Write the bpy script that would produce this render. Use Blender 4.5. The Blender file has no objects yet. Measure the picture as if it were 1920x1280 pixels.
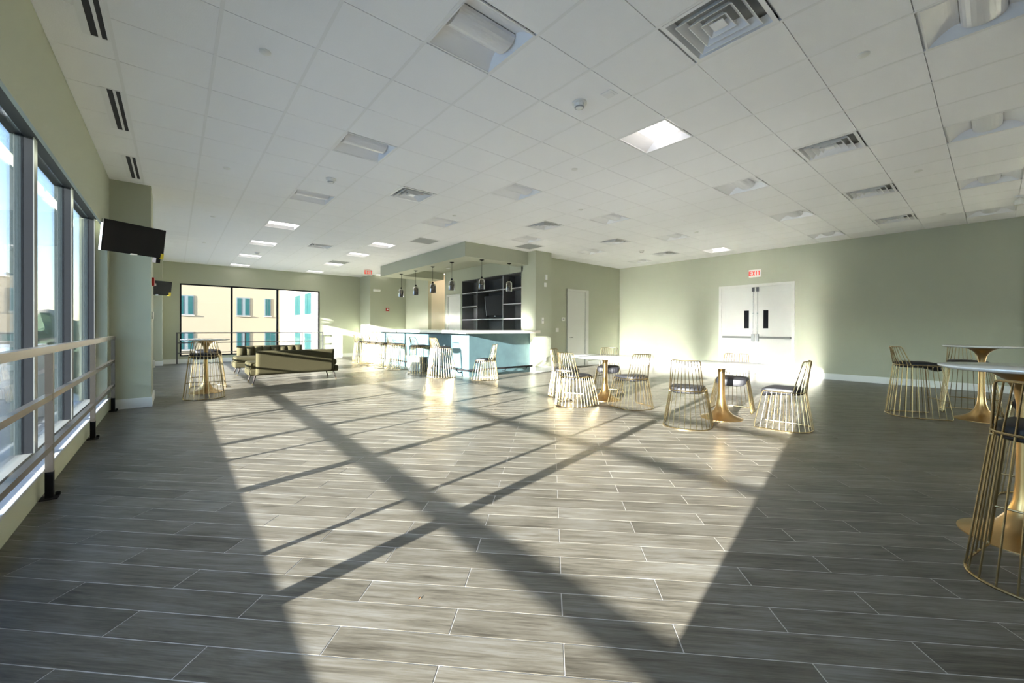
import bpy, bmesh, math, random
from mathutils import Vector, Matrix
random.seed(7)
S = bpy.context.scene
COL = S.collection
PI = math.pi

# ------------------------------------------------------------------ camera
CAM_H = 1.238
YAW, PITCH, ROLL, FPX, CY = 0.6966, -0.0045, -0.004, 756.4867, 618.6239
Fh = Vector((math.sin(YAW), math.cos(YAW), 0)); Rr = Vector((math.cos(YAW), -math.sin(YAW), 0)); Up = Vector((0, 0, 1))
Fv = Fh*math.cos(PITCH)+Up*math.sin(PITCH); Uv = Up*math.cos(PITCH)-Fh*math.sin(PITCH)
R2 = Rr*math.cos(ROLL)-Uv*math.sin(ROLL); U2 = Rr*math.sin(ROLL)+Uv*math.cos(ROLL)
cd = bpy.data.cameras.new('camera'); cam = bpy.data.objects.new('camera', cd); COL.objects.link(cam)
cd.sensor_width = 36.0; cd.lens = FPX/1920*36.0; cd.shift_y = -(640-CY)/1920; cd.clip_start = .02; cd.clip_end = 800
M = Matrix.Identity(4)
for k in range(3):
    M[k][0] = R2[k]; M[k][1] = U2[k]; M[k][2] = -Fv[k]
M[2][3] = CAM_H
cam.matrix_world = M
S.camera = cam
def px(p):
    q = Vector(p)-Vector((0, 0, CAM_H)); z = q.dot(Fv)
    if z < .05: return None
    return 960+FPX*q.dot(R2)/z, CY-FPX*q.dot(U2)/z, z

# ------------------------------------------------------------------ light
SUN_AZ, SUN_EL = math.radians(10.3), math.radians(10.05)
SUN_STRENGTH, SKY_STRENGTH, EXPOSURE = 30.0, .70, 1.08
sd = bpy.data.lights.new('sun', 'SUN'); sun = bpy.data.objects.new('sun', sd); COL.objects.link(sun)
sd.energy = SUN_STRENGTH; sd.angle = math.radians(.55); sd.color = (1.0, .945, .89)
sv = Vector((math.cos(SUN_EL)*math.cos(SUN_AZ), math.cos(SUN_EL)*math.sin(SUN_AZ), -math.sin(SUN_EL)))
sun.rotation_euler = (-sv).to_track_quat('Z', 'Y').to_euler(); sun.location = (-20, -4, 8)
W = bpy.data.worlds.new('sky'); S.world = W; W.use_nodes = True
wn = W.node_tree.nodes; wl = W.node_tree.links
sky = wn.new('ShaderNodeTexSky'); sky.sky_type = 'NISHITA'; sky.sun_disc = False
sky.sun_elevation = math.radians(28); sky.sun_rotation = math.radians(260); sky.air_density = 1.0; sky.dust_density = .3
wl.new(sky.outputs[0], wn['Background'].inputs[0]); wn['Background'].inputs[1].default_value = SKY_STRENGTH
S.view_settings.view_transform = 'Standard'; S.view_settings.look = 'None'; S.view_settings.gamma = 1.0
S.view_settings.use_curve_mapping = False; S.view_settings.exposure = EXPOSURE
S.cycles.max_bounces = 9; S.cycles.diffuse_bounces = 6; S.cycles.glossy_bounces = 4; S.cycles.transparent_max_bounces = 16
S.cycles.sample_clamp_indirect = 0.0; S.cycles.blur_glossy = 0.0

# ------------------------------------------------------------------ materials
def mat(name, col, rough=.5, metal=0., spec=.5, emit=None, estr=0., noise=None, bump=0., bscale=60., coat=0.):
    m = bpy.data.materials.new(name); m.use_nodes = True
    nt = m.node_tree; b = nt.nodes['Principled BSDF']
    b.inputs['Base Color'].default_value = (*col, 1); b.inputs['Roughness'].default_value = rough
    b.inputs['Metallic'].default_value = metal; b.inputs['Specular IOR Level'].default_value = spec
    if coat: b.inputs['Coat Weight'].default_value = coat; b.inputs['Coat Roughness'].default_value = .05
    if emit: b.inputs['Emission Color'].default_value = (*emit, 1); b.inputs['Emission Strength'].default_value = estr
    if noise or bump:
        tc = nt.nodes.new('ShaderNodeTexCoord'); nz = nt.nodes.new('ShaderNodeTexNoise')
        nz.inputs['Scale'].default_value = bscale; nz.inputs['Detail'].default_value = 4
        nt.links.new(tc.outputs['Object'], nz.inputs['Vector'])
        if noise:
            cr = nt.nodes.new('ShaderNodeMix'); cr.data_type = 'RGBA'
            cr.inputs['A'].default_value = (*[c*(1-noise) for c in col], 1); cr.inputs['B'].default_value = (*[min(1, c*(1+noise)) for c in col], 1)
            nt.links.new(nz.outputs['Fac'], cr.inputs['Factor']); nt.links.new(cr.outputs['Result'], b.inputs['Base Color'])
        if bump:
            bp = nt.nodes.new('ShaderNodeBump'); bp.inputs['Strength'].default_value = bump; bp.inputs['Distance'].default_value = .002
            nt.links.new(nz.outputs['Fac'], bp.inputs['Height']); nt.links.new(bp.outputs['Normal'], b.inputs['Normal'])
    return m
WALL = mat('sage_paint', (.425, .442, .335), .72, bump=.12, bscale=220)
WALLW = mat('cream_paint', (.72, .70, .58), .7, bump=.1, bscale=220)
BASEB = mat('white_trim_paint', (.74, .75, .72), .45)
DOORP = mat('white_door_paint', (.60, .60, .555), .4)
TILE = mat('mineral_tile', (.90, .90, .90), .9, noise=.04, bump=.5, bscale=160)
TBAR = mat('white_grid_enamel', (.83, .83, .82), .6)
PLEN = mat('plenum_dark', (.05, .05, .05), .9)
SOFP = mat('soffit_paint', (.44, .455, .35), .75)
WHITEM = mat('white_enamel', (.84, .84, .84), .35)
WHITEP = mat('white_plastic', (.78, .78, .74), .4)
GREYM = mat('grille_grey', (.33, .34, .34), .6)
DARKV = mat('void_dark', (.03, .03, .035), .8)
BLACK = mat('black_gloss', (.004, .004, .005), .3, spec=.15)
BLACKM = mat('black_matte', (.010, .010, .011), .7, spec=.12)
SILV = mat('silver_trim', (.7, .72, .75), .25, metal=.9)
STEEL = mat('brushed_steel', (.20, .177, .152), .35, metal=1.0, noise=.06, bscale=30)
STEELD = mat('dark_steel', (.10, .10, .105), .4, metal=.6)
ALUD = mat('dark_aluminium_frame', (.014, .016, .019), .65, spec=.12)
ALUG = mat('grey_aluminium_frame', (.15, .155, .145), .5)
ALUX = mat('grey_green_cover', (.10, .135, .13), .6)
GOLD = mat('brass_wire', (.46, .36, .20), .23, metal=1.0)
GOLDB = mat('brushed_brass', (.50, .335, .145), .28, metal=1.0, noise=.08, bscale=25)
VINYL = mat('black_vinyl', (.012, .012, .014), .48, spec=.3)
TOPW = mat('white_polished_top', (.80, .80, .80), .10, spec=.6, noise=.05, bscale=3)
BLUE = mat('blue_grey_plaster', (.064, .115, .128), .6, noise=.25, bump=.2, bscale=5)
QUARTZ = mat('pale_quartz', (.74, .70, .60), .22, noise=.06, bscale=18)
SHELF = mat('charcoal_shelf', (.085, .088, .09), .55)
SHELFE = mat('grey_shelf_edge', (.42, .42, .44), .5)
OLIVE = mat('olive_velvet', (.050, .044, .022), .9, spec=.15, noise=.15, bscale=90)
WOODD = mat('dark_wood_leg', (.03, .022, .018), .4)
YEL = mat('yellow_sticker', (.75, .58, .03), .5)
RED = mat('red_alarm', (.45, .02, .015), .4)
REDL = mat('red_exit_letters', (.5, .02, .01), .5, emit=(1, .05, .02), estr=.35)
EXITP = mat('exit_panel', (.75, .70, .66), .5)
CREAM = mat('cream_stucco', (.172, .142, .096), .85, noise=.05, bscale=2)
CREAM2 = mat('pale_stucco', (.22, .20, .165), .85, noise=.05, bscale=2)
TEAL = mat('teal_glazing', (.006, .040, .042), .25, spec=.2)
SHUT = mat('grey_curtain', (.075, .092, .098), .7)
CONC = mat('grey_concrete', (.52, .53, .52), .9, noise=.2, bscale=.3)
LEAF = mat('dark_foliage', (.035, .07, .03), .8, noise=.5, bscale=2)
BARK = mat('bark', (.06, .045, .03), .9)
ROOFM = mat('flat_roof', (.32, .33, .33), .9)
LIT = mat('lit_lens', (.9, .88, .86), .4, emit=(1, .93, .90), estr=1.9)
LENS = mat('frosted_lens', (.74, .74, .75), .28)
CABG = mat('grey_laminate', (.45, .45, .42), .5)
LEAFD = mat('dry_leaf', (.45, .22, .10), .7)

def glass(name, tint, refl=1.0, rough=0.0):
    m = bpy.data.materials.new(name); m.use_nodes = True; nt = m.node_tree; nt.nodes.clear()
    o = nt.nodes.new('ShaderNodeOutputMaterial'); mx = nt.nodes.new('ShaderNodeMixShader')
    t = nt.nodes.new('ShaderNodeBsdfTransparent'); g = nt.nodes.new('ShaderNodeBsdfGlossy'); fr = nt.nodes.new('ShaderNodeFresnel')
    t.inputs[0].default_value = (*tint, 1); g.inputs['Roughness'].default_value = rough; fr.inputs[0].default_value = 1.45
    mu = nt.nodes.new('ShaderNodeMath'); mu.operation = 'MULTIPLY'; mu.inputs[1].default_value = refl
    nt.links.new(fr.outputs[0], mu.inputs[0]); nt.links.new(mu.outputs[0], mx.inputs[0])
    nt.links.new(t.outputs[0], mx.inputs[1]); nt.links.new(g.outputs[0], mx.inputs[2]); nt.links.new(mx.outputs[0], o.inputs[0])
    return m
PANE = glass('window_glass', (.93, .958, .962), .8)
PANE2 = glass('clear_glass', (.95, .96, .94), .7)
SMOKE = glass('smoked_mercury_glass', (.50, .47, .42), 2.4, .06)

def plank_mat():
    m = bpy.data.materials.new('grey_wood_look_porcelain'); m.use_nodes = True; nt = m.node_tree; N = nt.nodes; L = nt.links
    b = N['Principled BSDF']
    geo = N.new('ShaderNodeNewGeometry'); oi = N.new('ShaderNodeObjectInfo'); at = N.new('ShaderNodeAttribute'); at.attribute_name = 'rnd'
    ad = N.new('ShaderNodeMath'); ad.operation = 'ADD'; L.new(oi.outputs['Random'], ad.inputs[0]); L.new(at.outputs['Fac'], ad.inputs[1])
    fr = N.new('ShaderNodeMath'); fr.operation = 'FRACT'; L.new(ad.outputs[0], fr.inputs[0])
    mp = N.new('ShaderNodeMapping'); mp.vector_type = 'POINT'; mp.inputs['Rotation'].default_value = (0, 0, TH)
    L.new(geo.outputs['Position'], mp.inputs['Vector'])
    sc = N.new('ShaderNodeMapping'); sc.inputs['Scale'].default_value = (1.3, 16, 1); L.new(mp.outputs[0], sc.inputs['Vector'])
    w = N.new('ShaderNodeMath'); w.operation = 'MULTIPLY'; w.inputs[1].default_value = 37; L.new(fr.outputs[0], w.inputs[0])
    n1 = N.new('ShaderNodeTexNoise'); n1.noise_dimensions = '4D'; n1.inputs['Scale'].default_value = 1.7; n1.inputs['Detail'].default_value = 9; n1.inputs['Roughness'].default_value = .70; n1.inputs['Distortion'].default_value = .5
    L.new(sc.outputs[0], n1.inputs['Vector']); L.new(w.outputs[0], n1.inputs['W'])
    sc2 = N.new('ShaderNodeMapping'); sc2.inputs['Scale'].default_value = (7, 150, 1); L.new(mp.outputs[0], sc2.inputs['Vector'])
    n2 = N.new('ShaderNodeTexNoise'); n2.inputs['Scale'].default_value = 1.0; n2.inputs['Detail'].default_value = 3; L.new(sc2.outputs[0], n2.inputs['Vector'])
    n3 = N.new('ShaderNodeTexNoise'); n3.noise_dimensions = '4D'; n3.inputs['Scale'].default_value = 3.0; n3.inputs['Detail'].default_value = 3; L.new(mp.outputs[0], n3.inputs['Vector']); L.new(w.outputs[0], n3.inputs['W'])
    r = N.new('ShaderNodeValToRGB'); e = r.color_ramp
    e.elements[0].position = .30; e.elements[0].color = (.052, .046, .035, 1)
    e.elements[1].position = .74; e.elements[1].color = (.199, .192, .171, 1)
    k = e.elements.new(.52); k.color = (.131, .118, .093, 1)
    mxv = N.new('ShaderNodeMath'); mxv.operation = 'MULTIPLY_ADD'; mxv.inputs[1].default_value = .34; L.new(n2.outputs['Fac'], mxv.inputs[0])
    m3 = N.new('ShaderNodeMath'); m3.operation = 'MULTIPLY_ADD'; m3.inputs[1].default_value = .35; m3.inputs[2].default_value = -.335
    L.new(n3.outputs['Fac'], m3.inputs[0])
    m4 = N.new('ShaderNodeMath'); m4.operation = 'ADD'; L.new(m3.outputs[0], m4.inputs[0]); L.new(n1.outputs['Fac'], m4.inputs[1]); L.new(m4.outputs[0], mxv.inputs[2])
    L.new(mxv.outputs[0], r.inputs[0])
    hs = N.new('ShaderNodeHueSaturation'); va = N.new('ShaderNodeMapRange'); va.inputs['To Min'].default_value = .84; va.inputs['To Max'].default_value = 1.16
    L.new(fr.outputs[0], va.inputs['Value']); L.new(va.outputs[0], hs.inputs['Value']); L.new(r.outputs[0], hs.inputs['Color']); L.new(hs.outputs[0], b.inputs['Base Color'])
    b.inputs['Roughness'].default_value = .34; b.inputs['Specular IOR Level'].default_value = .24
    bp = N.new('ShaderNodeBump'); bp.inputs['Strength'].default_value = .12; bp.inputs['Distance'].default_value = .002; L.new(n2.outputs['Fac'], bp.inputs['Height']); L.new(bp.outputs[0], b.inputs['Normal'])
    return m

# ------------------------------------------------------------------ builders
class MB:
    def __init__(s): s.v = []; s.f = []
    def add(s, vs, fs):
        o = len(s.v); s.v += [tuple(v) for v in vs]; s.f += [tuple(i+o for i in f) for f in fs]; return s
    def box(s, x0, x1, y0, y1, z0, z1):
        vs = [(x, y, z) for z in (z0, z1) for y in (y0, y1) for x in (x0, x1)]
        return s.add(vs, [(0, 2, 3, 1), (4, 5, 7, 6), (0, 1, 5, 4), (2, 6, 7, 3), (0, 4, 6, 2), (1, 3, 7, 5)])
    def quad(s, a, b, c, d): return s.add([a, b, c, d], [(0, 1, 2, 3)])
    def lathe(s, prof, n=32, c=(0, 0, 0), cap=True):
        vs = []; fs = []
        for r, z in prof:
            for k in range(n):
                a = 2*PI*k/n; vs.append((c[0]+r*math.cos(a), c[1]+r*math.sin(a), c[2]+z))
        for i in range(len(prof)-1):
            for k in range(n):
                k2 = (k+1) % n; fs.append((i*n+k, i*n+k2, (i+1)*n+k2, (i+1)*n+k))
        if cap: fs.append(tuple(range(n-1, -1, -1))); fs.append(tuple((len(prof)-1)*n+k for k in range(n)))
        return s.add(vs, fs)
    def cyl(s, p0, p1, r, n=10, r1=None): return s.tube([p0, p1], r, n, r1=r1)
    def tube(s, pts, r, n=8, closed=False, r1=None):
        P = [Vector(p) for p in pts]; m = len(P); vs = []; fs = []; u = None
        for i in range(m):
            if closed: t = (P[(i+1) % m]-P[i-1])
            else: t = P[min(i+1, m-1)]-P[max(i-1, 0)]
            t.normalize()
            if u is None:
                u = Vector((0, 0, 1)) if abs(t.z) < .9 else Vector((1, 0, 0))
            u = (u-t*u.dot(t)); u.normalize(); w = t.cross(u)
            rr = r if r1 is None else r+(r1-r)*i/(m-1)
            for k in range(n):
                a = 2*PI*k/n; vs.append(P[i]+u*(rr*math.cos(a))+w*(rr*math.sin(a)))
        for i in range(m if closed else m-1):
            j = (i+1) % m
            for k in range(n):
                k2 = (k+1) % n; fs.append((i*n+k, i*n+k2, j*n+k2, j*n+k))
        if not closed: fs.append(tuple(range(n-1, -1, -1))); fs.append(tuple((m-1)*n+k for k in range(n)))
        return s.add(vs, fs)
    def prism(s, poly, z0, z1):
        n = len(poly); vs = [(x, y, z0) for x, y in poly]+[(x, y, z1) for x, y in poly]
        fs = [tuple(range(n-1, -1, -1)), tuple(range(n, 2*n))]+[(i, (i+1) % n, n+(i+1) % n, n+i) for i in range(n)]
        return s.add(vs, fs)
    def mesh(s, name, m, smooth=False):
        me = bpy.data.meshes.new(name); me.from_pydata(s.v, [], s.f); me.materials.append(m)
        if smooth:
            me.polygons.foreach_set('use_smooth', [True]*len(me.polygons))
            me.update()
        return me
    def build(s, name, m, parent=None, smooth=False, bevel=0):
        me = s.mesh(name, m, smooth)
        o = bpy.data.objects.new(name, me); COL.objects.link(o)
        if parent: o.parent = parent
        if smooth: md = o.modifiers.new('auto', 'EDGE_SPLIT'); md.split_angle = math.radians(40)
        if bevel:
            md = o.modifiers.new('bevel', 'BEVEL'); md.width = bevel; md.segments = 2; md.limit_method = 'ANGLE'
        return o
def link(name, me, parent=None, loc=(0, 0, 0), rz=0):
    o = bpy.data.objects.new(name, me); COL.objects.link(o); o.parent = parent; o.location = loc; o.rotation_euler = (0, 0, rz); return o
def tag(o, label, cat, group=None, kind=None):
    o['label'] = label; o['category'] = cat
    if group: o['group'] = group
    if kind: o['kind'] = kind
    return o
def thing(name, label, cat, loc=(0, 0, 0), rz=0, group=None, kind=None):
    o = bpy.data.objects.new(name, None); o.empty_display_size = .1; COL.objects.link(o); o.location = loc; o.rotation_euler = (0, 0, rz)
    return tag(o, label, cat, group, kind)
def struct(o, label, cat): return tag(o, label, cat, kind='structure')
def copy_tree(o, parent=None):
    c = o.copy(); COL.objects.link(c); c.parent = parent
    for ch in o.children: copy_tree(ch, c)
    return c

# ------------------------------------------------------------------ dimensions
XL, XR, YF, YB, ZC = -.742, 12.48, 17.65, -9.2, 3.42
XB, YS = 7.75, 8.80            # bar wall plane, short wall plane
HEAD, HTOP, LEDGE = 2.61, 2.79, .20
GX, GY, GT = 1.4683, 2.196, .6096

# ------------------------------------------------------------------ floor
TH, PW, PL = .7927, .1514, .9173
FX, FY = 1.0644, .9733
PLANK = plank_mat()
GROUT = mat('pale_grout', (.50, .475, .44), .8)
floor = MB().box(-1.0, 13.0, YB-.3, 18.0, -.25, -.0012).build('floor', GROUT)
struct(floor, 'grey wood-look plank tile floor laid diagonally with pale grout', 'floor')
dl = Vector((math.cos(TH), -math.sin(TH))); dr = Vector((math.sin(TH), math.cos(TH)))
G = .0027
def clip(poly, x0, x1, y0, y1):
    for ax, val, sg in ((0, x0, 1), (0, x1, -1), (1, y0, 1), (1, y1, -1)):
        out = []
        for i in range(len(poly)):
            a, b = poly[i], poly[(i+1) % len(poly)]
            da, db = sg*(a[ax]-val), sg*(b[ax]-val)
            if da >= 0: out.append(a)
            if da*db < 0:
                t = da/(da-db); out.append((a[0]+(b[0]-a[0])*t, a[1]+(b[1]-a[1])*t))
        poly = out
        if len(poly) < 3: return []
    return poly
planks = []
for r in range(-90, 140):
    for c in range(-30, 30):
        c0 = (r % 2)+2*c
        q = []
        for (a, b) in ((0, 0), (1, 0), (1, 1), (0, 1)):
            s = (c0+2*a)*PL/2+(G if a == 0 else -G); t = (r+b)*PW+(G if b == 0 else -G)
            p = Vector((FX, FY))+dl*s+dr*t; q.append((p.x, p.y))
        q = q[::-1] if False else q
        cxy = (sum(p[0] for p in q)/4, sum(p[1] for p in q)/4)
        if not (-1.6 < cxy[0] < 13.3 and YB-.8 < cxy[1] < 18.4): continue
        k = clip(q, XL, 12.6, YB, YF)
        if not k: continue
        whole = len(k) == 4 and all(min(math.dist(a, b) for b in q) < 1e-6 for a in k)
        pc = px((cxy[0], cxy[1], 0)); vis = pc is not None and -40 < pc[0] < 1960 and pc[1] < 1330 and not (cxy[0] > XB and cxy[1] > YS)
        planks.append((pc[2] if vis else 1e3+math.hypot(*cxy), k, whole, cxy))
planks.sort(key=lambda a: a[0])
def plank_mb(poly):
    n = len(poly); ar = sum(poly[i][0]*poly[(i+1) % n][1]-poly[(i+1) % n][0]*poly[i][1] for i in range(n))
    if ar < 0: poly = poly[::-1]
    return MB().prism(poly, -.008, 0.0)
hl, hw = PL/2*2/2-G, PW/2-G
base_plank = plank_mb([(-hl, -hw), (hl, -hw), (hl, hw), (-hl, hw)]).mesh('floor_plank', PLANK)
rot = -TH
stuff = MB(); rn = []
for k, (dd, poly, whole, cxy) in enumerate(planks):
    if k < 300:
        if whole: link('floor_plank', base_plank, floor, (*cxy, 0), rot)
        else: plank_mb(poly).build('floor_plank', PLANK, floor)
    else:
        pm = plank_mb(poly); v = random.random(); stuff.add(pm.v, pm.f); rn += [v]*len(pm.f)
so = stuff.build('floor_planking', PLANK, floor); so['kind'] = 'stuff'
at = so.data.attributes.new('rnd', 'FLOAT', 'FACE'); at.data.foreach_set('value', rn)

# ------------------------------------------------------------------ ceiling
ceil = MB().box(-1.0, 13.0, YB-.3, 18.2, 3.62, 3.72).build('ceiling', PLEN)
struct(ceil, 'white suspended ceiling of square mineral tiles in a grid', 'ceiling')
LIT_CELLS = {(4, 0), (0, 12), (0, 16), (0, 20), (0, 24), (4, 13), (4, 16), (4, 20), (4, 24), (16, 4), (8, 23)}
UNLIT = [(0, 0), (0, 4), (0, 8), (4, 4), (8, 0), (4, -4), (8, -4), (12, -4), (16, -4), (12, 0), (8, 4), (16, 0), (4, 8), (12, 4), (12, 8), (8, 8), (16, 8)]
DIFF = [(2, -2), (7, -2), (11, -2), (15, -2), (2, 6), (7, 6), (11, 6), (15, 6), (2, 15)]
RET = [(5, 11), (9, 9), (4, 19)]
used = LIT_CELLS | set(UNLIT) | set(DIFF) | set(RET)
tiles = []
for i in range(-4, 19):
    for j in range(-19, 26):
        if (i, j) in used: continue
        x0 = max(GX+i*GT+.012, XL+.002); x1 = min(GX+(i+1)*GT-.012, XR-.002); y0 = max(GY+j*GT+.003, YB+.002); y1 = min(GY+(j+1)*GT-.003, YF-.002)
        if i == -4: x1 = -.5625 if False else x1
        if x1-x0 < .02 or y1-y0 < .02: continue
        cx_, cy_ = (x0+x1)/2, (y0+y1)/2
        if cx_ > XB+.3 and cy_ > YS+.1 and not (cy_ > 13.2): continue
        if cx_ > 9.4 and cy_ > YS+.1: continue
        p = px((cx_, cy_, ZC)); vis = p is not None and -60 < p[0] < 1980 and p[1] > -60
        full = abs(x1-x0-(GT-.024)) < 1e-6 and abs(y1-y0-(GT-.006)) < 1e-6
        tiles.append((p[2] if vis else 1e3, x0, x1, y0, y1, full))
tiles.sort()
tme = MB().box(-(GT-.024)/2, (GT-.024)/2, -(GT-.006)/2, (GT-.006)/2, 0, .016).mesh('ceiling_tile', TILE)
tst = MB()
for k, (dd, x0, x1, y0, y1, full) in enumerate(tiles):
    if k < 300:
        if full: link('ceiling_tile', tme, ceil, ((x0+x1)/2, (y0+y1)/2, ZC))
        else: MB().box(x0, x1, y0, y1, ZC, ZC+.016).build('ceiling_tile', TILE, ceil)
    else: tst.box(x0, x1, y0, y1, ZC, ZC+.016)
o = tst.build('ceiling_tiling', TILE, ceil); o['kind'] = 'stuff'
for i in range(-3, 19):
    x = GX+i*GT
    y1 = YF if x < XB else YS
    MB().box(x-.0118, x+.0118, YB, y1, ZC-.0012, ZC+.028).build('grid_bar', TBAR, ceil)
for j in range(-18, 26):
    y = GY+j*GT; x1 = XR if y < YS else (XB if y < 13 else 9.3)
    MB().box(XL, x1, y-.012, y+.012, ZC+.018, ZC+.03).build('grid_bar', TBAR, ceil)

# ------------------------------------------------------------------ walls
def boxes(name, m, bs, label, cat='wall'):
    b = MB()
    for q in bs: b.box(*q)
    return struct(b.build(name, m), label, cat)
ZT = 3.72
MUL1 = [.30, 1.86, 3.42, 4.99, 6.52, 8.17]; MUL0 = [-8.9, -7.55, -6.2, -4.85, -3.5]; MUL2 = [9.34, 10.93, 12.52, 14.11, 15.70, 16.70]
boxes('wall_left', WALL, [(-1.02, XL, YB, YF, -.25, LEDGE-.022), (-.766, XL, YB, YF, HEAD, ZT), (-1.02, -.766, YB, YF, HTOP, ZT)]+[(-1.02, XL-.0006, a, b, LEDGE-.022, HTOP) for a, b in ((-3.48, .27), (YB, -8.92), (8.20, 9.31), (16.73, YF))],
      'sage green wall with low sill and header framing the long window band')
boxes('wall_column', WALL, [(XL-.01, -.28, 8.40, 9.30, -.01, ZT)], 'sage green column beside the long windows carrying the near television', 'column')
boxes('wall_corner_column', WALL, [(XL-.01, -.30, 17.05, YF+.01, -.01, ZT)], 'sage green corner column beside the far window', 'column')
WX0, WX1, WZ0, WZ1 = .135, 4.54, .24, 2.715
boxes('wall_far', WALL, [(-1.02, WX0, YF, YF+.25, -.25, ZT), (WX1, 6.3, YF, YF+.25, -.25, ZT), (WX0, WX1, YF, YF+.25, -.25, WZ0), (WX0, WX1, YF, YF+.25, WZ1, ZT)], 'sage green far wall around the three-pane window')
boxes('wall_offset', WALL, [(6.18, 8.0, 16.5, YF+.25, -.25, ZT)], 'sage green wall stepping forward beyond the bar, with a red alarm')
boxes('wall_bar', WALL, [(XB, XB+.14, 14.47, 16.5, -.25, ZT), (XB, XB+.14, 12.05, 13.19, -.25, ZT), (XB, XB+.6, YS-.01, 12.05, 2.885, ZT), (XB, XB+.6, YS-.01, 12.05, -.25, .88),
      (XB+.5, XB+.6, YS-.01, 12.05, .88, 2.885), (XB+.001, XB+.6, 12.02, 12.05, .88, 2.885)], 'pale wall behind the bar around the shelving niche')
boxes('wall_hall', WALLW, [(9.2, 9.3, 12.9, 14.8, -.25, ZT), (XB+.14, 9.2, 13.05, 13.19, -.25, ZT), (XB+.14, 9.2, 14.47, 14.6, -.25, ZT)], 'warm beige hallway walls seen past the bar')
boxes('wall_pillar', WALL, [(XB, 8.37, 8.24, YS+.05, -.25, ZT)], 'sage green pillar at the right end of the bar', 'pillar')
boxes('wall_alcove', WALL, [(8.35, XR+.2, YS, YS+.2, -.25, ZT)], 'sage green wall with the single white door')
boxes('wall_right', WALL, [(XR, XR+.2, YB, YS+.2, -.25, ZT)], 'sage green right wall with the double doors')
boxes('wall_pilaster', WALLW, [(XR-.10, XR+.01, YB, -.385, -.01, ZT)], 'pale pilaster at the right edge of the right wall', 'pilaster')
boxes('wall_back', WALL, [(-1.02, XR+.2, YB-.2, YB, -.25, ZT)], 'sage green wall behind the viewer')
def bb(name, bs, label):
    b = MB()
    for q in bs: b.box(*q, 0, .15)
    return struct(b.build(name, BASEB, bevel=.004), label, 'baseboard')
T = .016
bb('baseboard_right', [(XR-T, XR, -.38, 3.355), (XR-T, XR, 5.28, YS)], 'white baseboard along the right wall on both sides of the double doors')
bb('baseboard_alcove', [(8.37, 9.638, YS-T, YS), (10.68, XR-T, YS-T, YS)], 'white baseboard on both sides of the single door')
bb('baseboard_pillar', [(XB-T, XB, 8.24-T, 8.40), (XB-T, 8.37+T, 8.24-T, 8.24), (8.37, 8.37+T, 8.24, YS-T)], 'white baseboard around the bar pillar')
bb('baseboard_column', [(XL+.02, -.28+T, 8.40-T, 8.40), (-.28, -.28+T, 8.40, 9.30), (XL+.02, -.28+T, 9.30, 9.30+T)], 'white baseboard around the column by the windows')
bb('baseboard_far', [(-.30+T, 6.18, YF-T, YF), (XL+.02, -.30+T, 17.05-T, 17.05), (-.30, -.30+T, 17.05, YF-T), (6.18-T, 6.18, 16.5-T, YF-T), (6.18, XB, 16.5-T, 16.5)], 'white baseboard along the far walls')
tr = MB().box(XL-.2, XL+.02, YB, 8.39, LEDGE-.022, LEDGE).box(XL-.2, XL+.02, 9.32, 17.04, LEDGE-.022, LEDGE).build('trim_1', mat('grey_ledge', (.36, .37, .38), .5), bevel=.004); struct(tr, 'white window ledge board running under the long windows', 'window ledge')
for y in (3.9, 5.6, 7.2):
    MB().box(-.86, -.83, y, y+.28, LEDGE-.004, LEDGE+.0015).build('ledge_vent', BLACKM, tr)

# soffit over the bar
SZ = 3.05
sof = MB()
for q in ((5.61, 6.10, 8.56, 14.0, SZ, ZT), (6.10, XB+.02, 8.56, 9.02, SZ, ZT), (6.10, XB+.02, 13.30, 14.0, SZ, ZT), (6.10, XB+.02, 9.02, 13.30, 3.31, 3.40)): sof.box(*q)
struct(sof.build('trim_2', SOFP), 'sage green dropped soffit hanging over the bar', 'soffit')

# ------------------------------------------------------------------ windows
def frame_window_left(name, ys, label, n):
    w = thing(name, label, 'window', (-.93, ys[0], LEDGE), kind='structure')
    def P(mb, nm, m):
        o = mb.build(nm, m, w); o.location = (.93, -ys[0], -LEDGE); return o
    P(MB().box(-.99, -.875, ys[0], ys[-1], LEDGE-.002, LEDGE+.022), 'sill_frame', ALUG)
    P(MB().box(-.99, -.768, ys[0], ys[-1], HTOP-.04, HTOP+.002), 'head_frame', ALUD)
    for k, y in enumerate(ys):
        a, b = (y-.05, y+.05)
        m_ = P(MB().box(-.932, -.868, a, b, LEDGE+.02, HTOP-.04), 'mullion', ALUD)
        MB().box(-.99, -.932, a+.01, b-.01, LEDGE+.02, HTOP-.04).build('mullion_cover', ALUX, m_)
        q = MB().box(-.868, -.862, a-.001, b+.001, LEDGE+.02, HTOP-.04).build('mullion_cap', ALUG, m_)
    for k in range(len(ys)-1):
        P(MB().box(-.924, -.916, ys[k]+.05, ys[k+1]-.05, LEDGE+.021, HTOP-.041), 'pane', PANE)
frame_window_left('window_1', MUL1, 'long band of tall dark-framed windows beside the steel railing', 1)
frame_window_left('added_window_4', MUL0, 'unseen window band added behind the viewer to let in more sun', 4)  # added out of view so bounced sun brightens the right-hand ceiling
frame_window_left('window_2', MUL2, 'band of tall dark-framed windows beyond the column', 2)
w3 = thing('window_3', 'three-pane dark-framed window in the far wall showing a cream building', 'window', (2.3, YF, WZ0), kind='structure')
def P3(mb, nm, m):
    o = mb.build(nm, m, w3); o.location = (-2.3, -YF, -WZ0); return o
fw = .045
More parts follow.
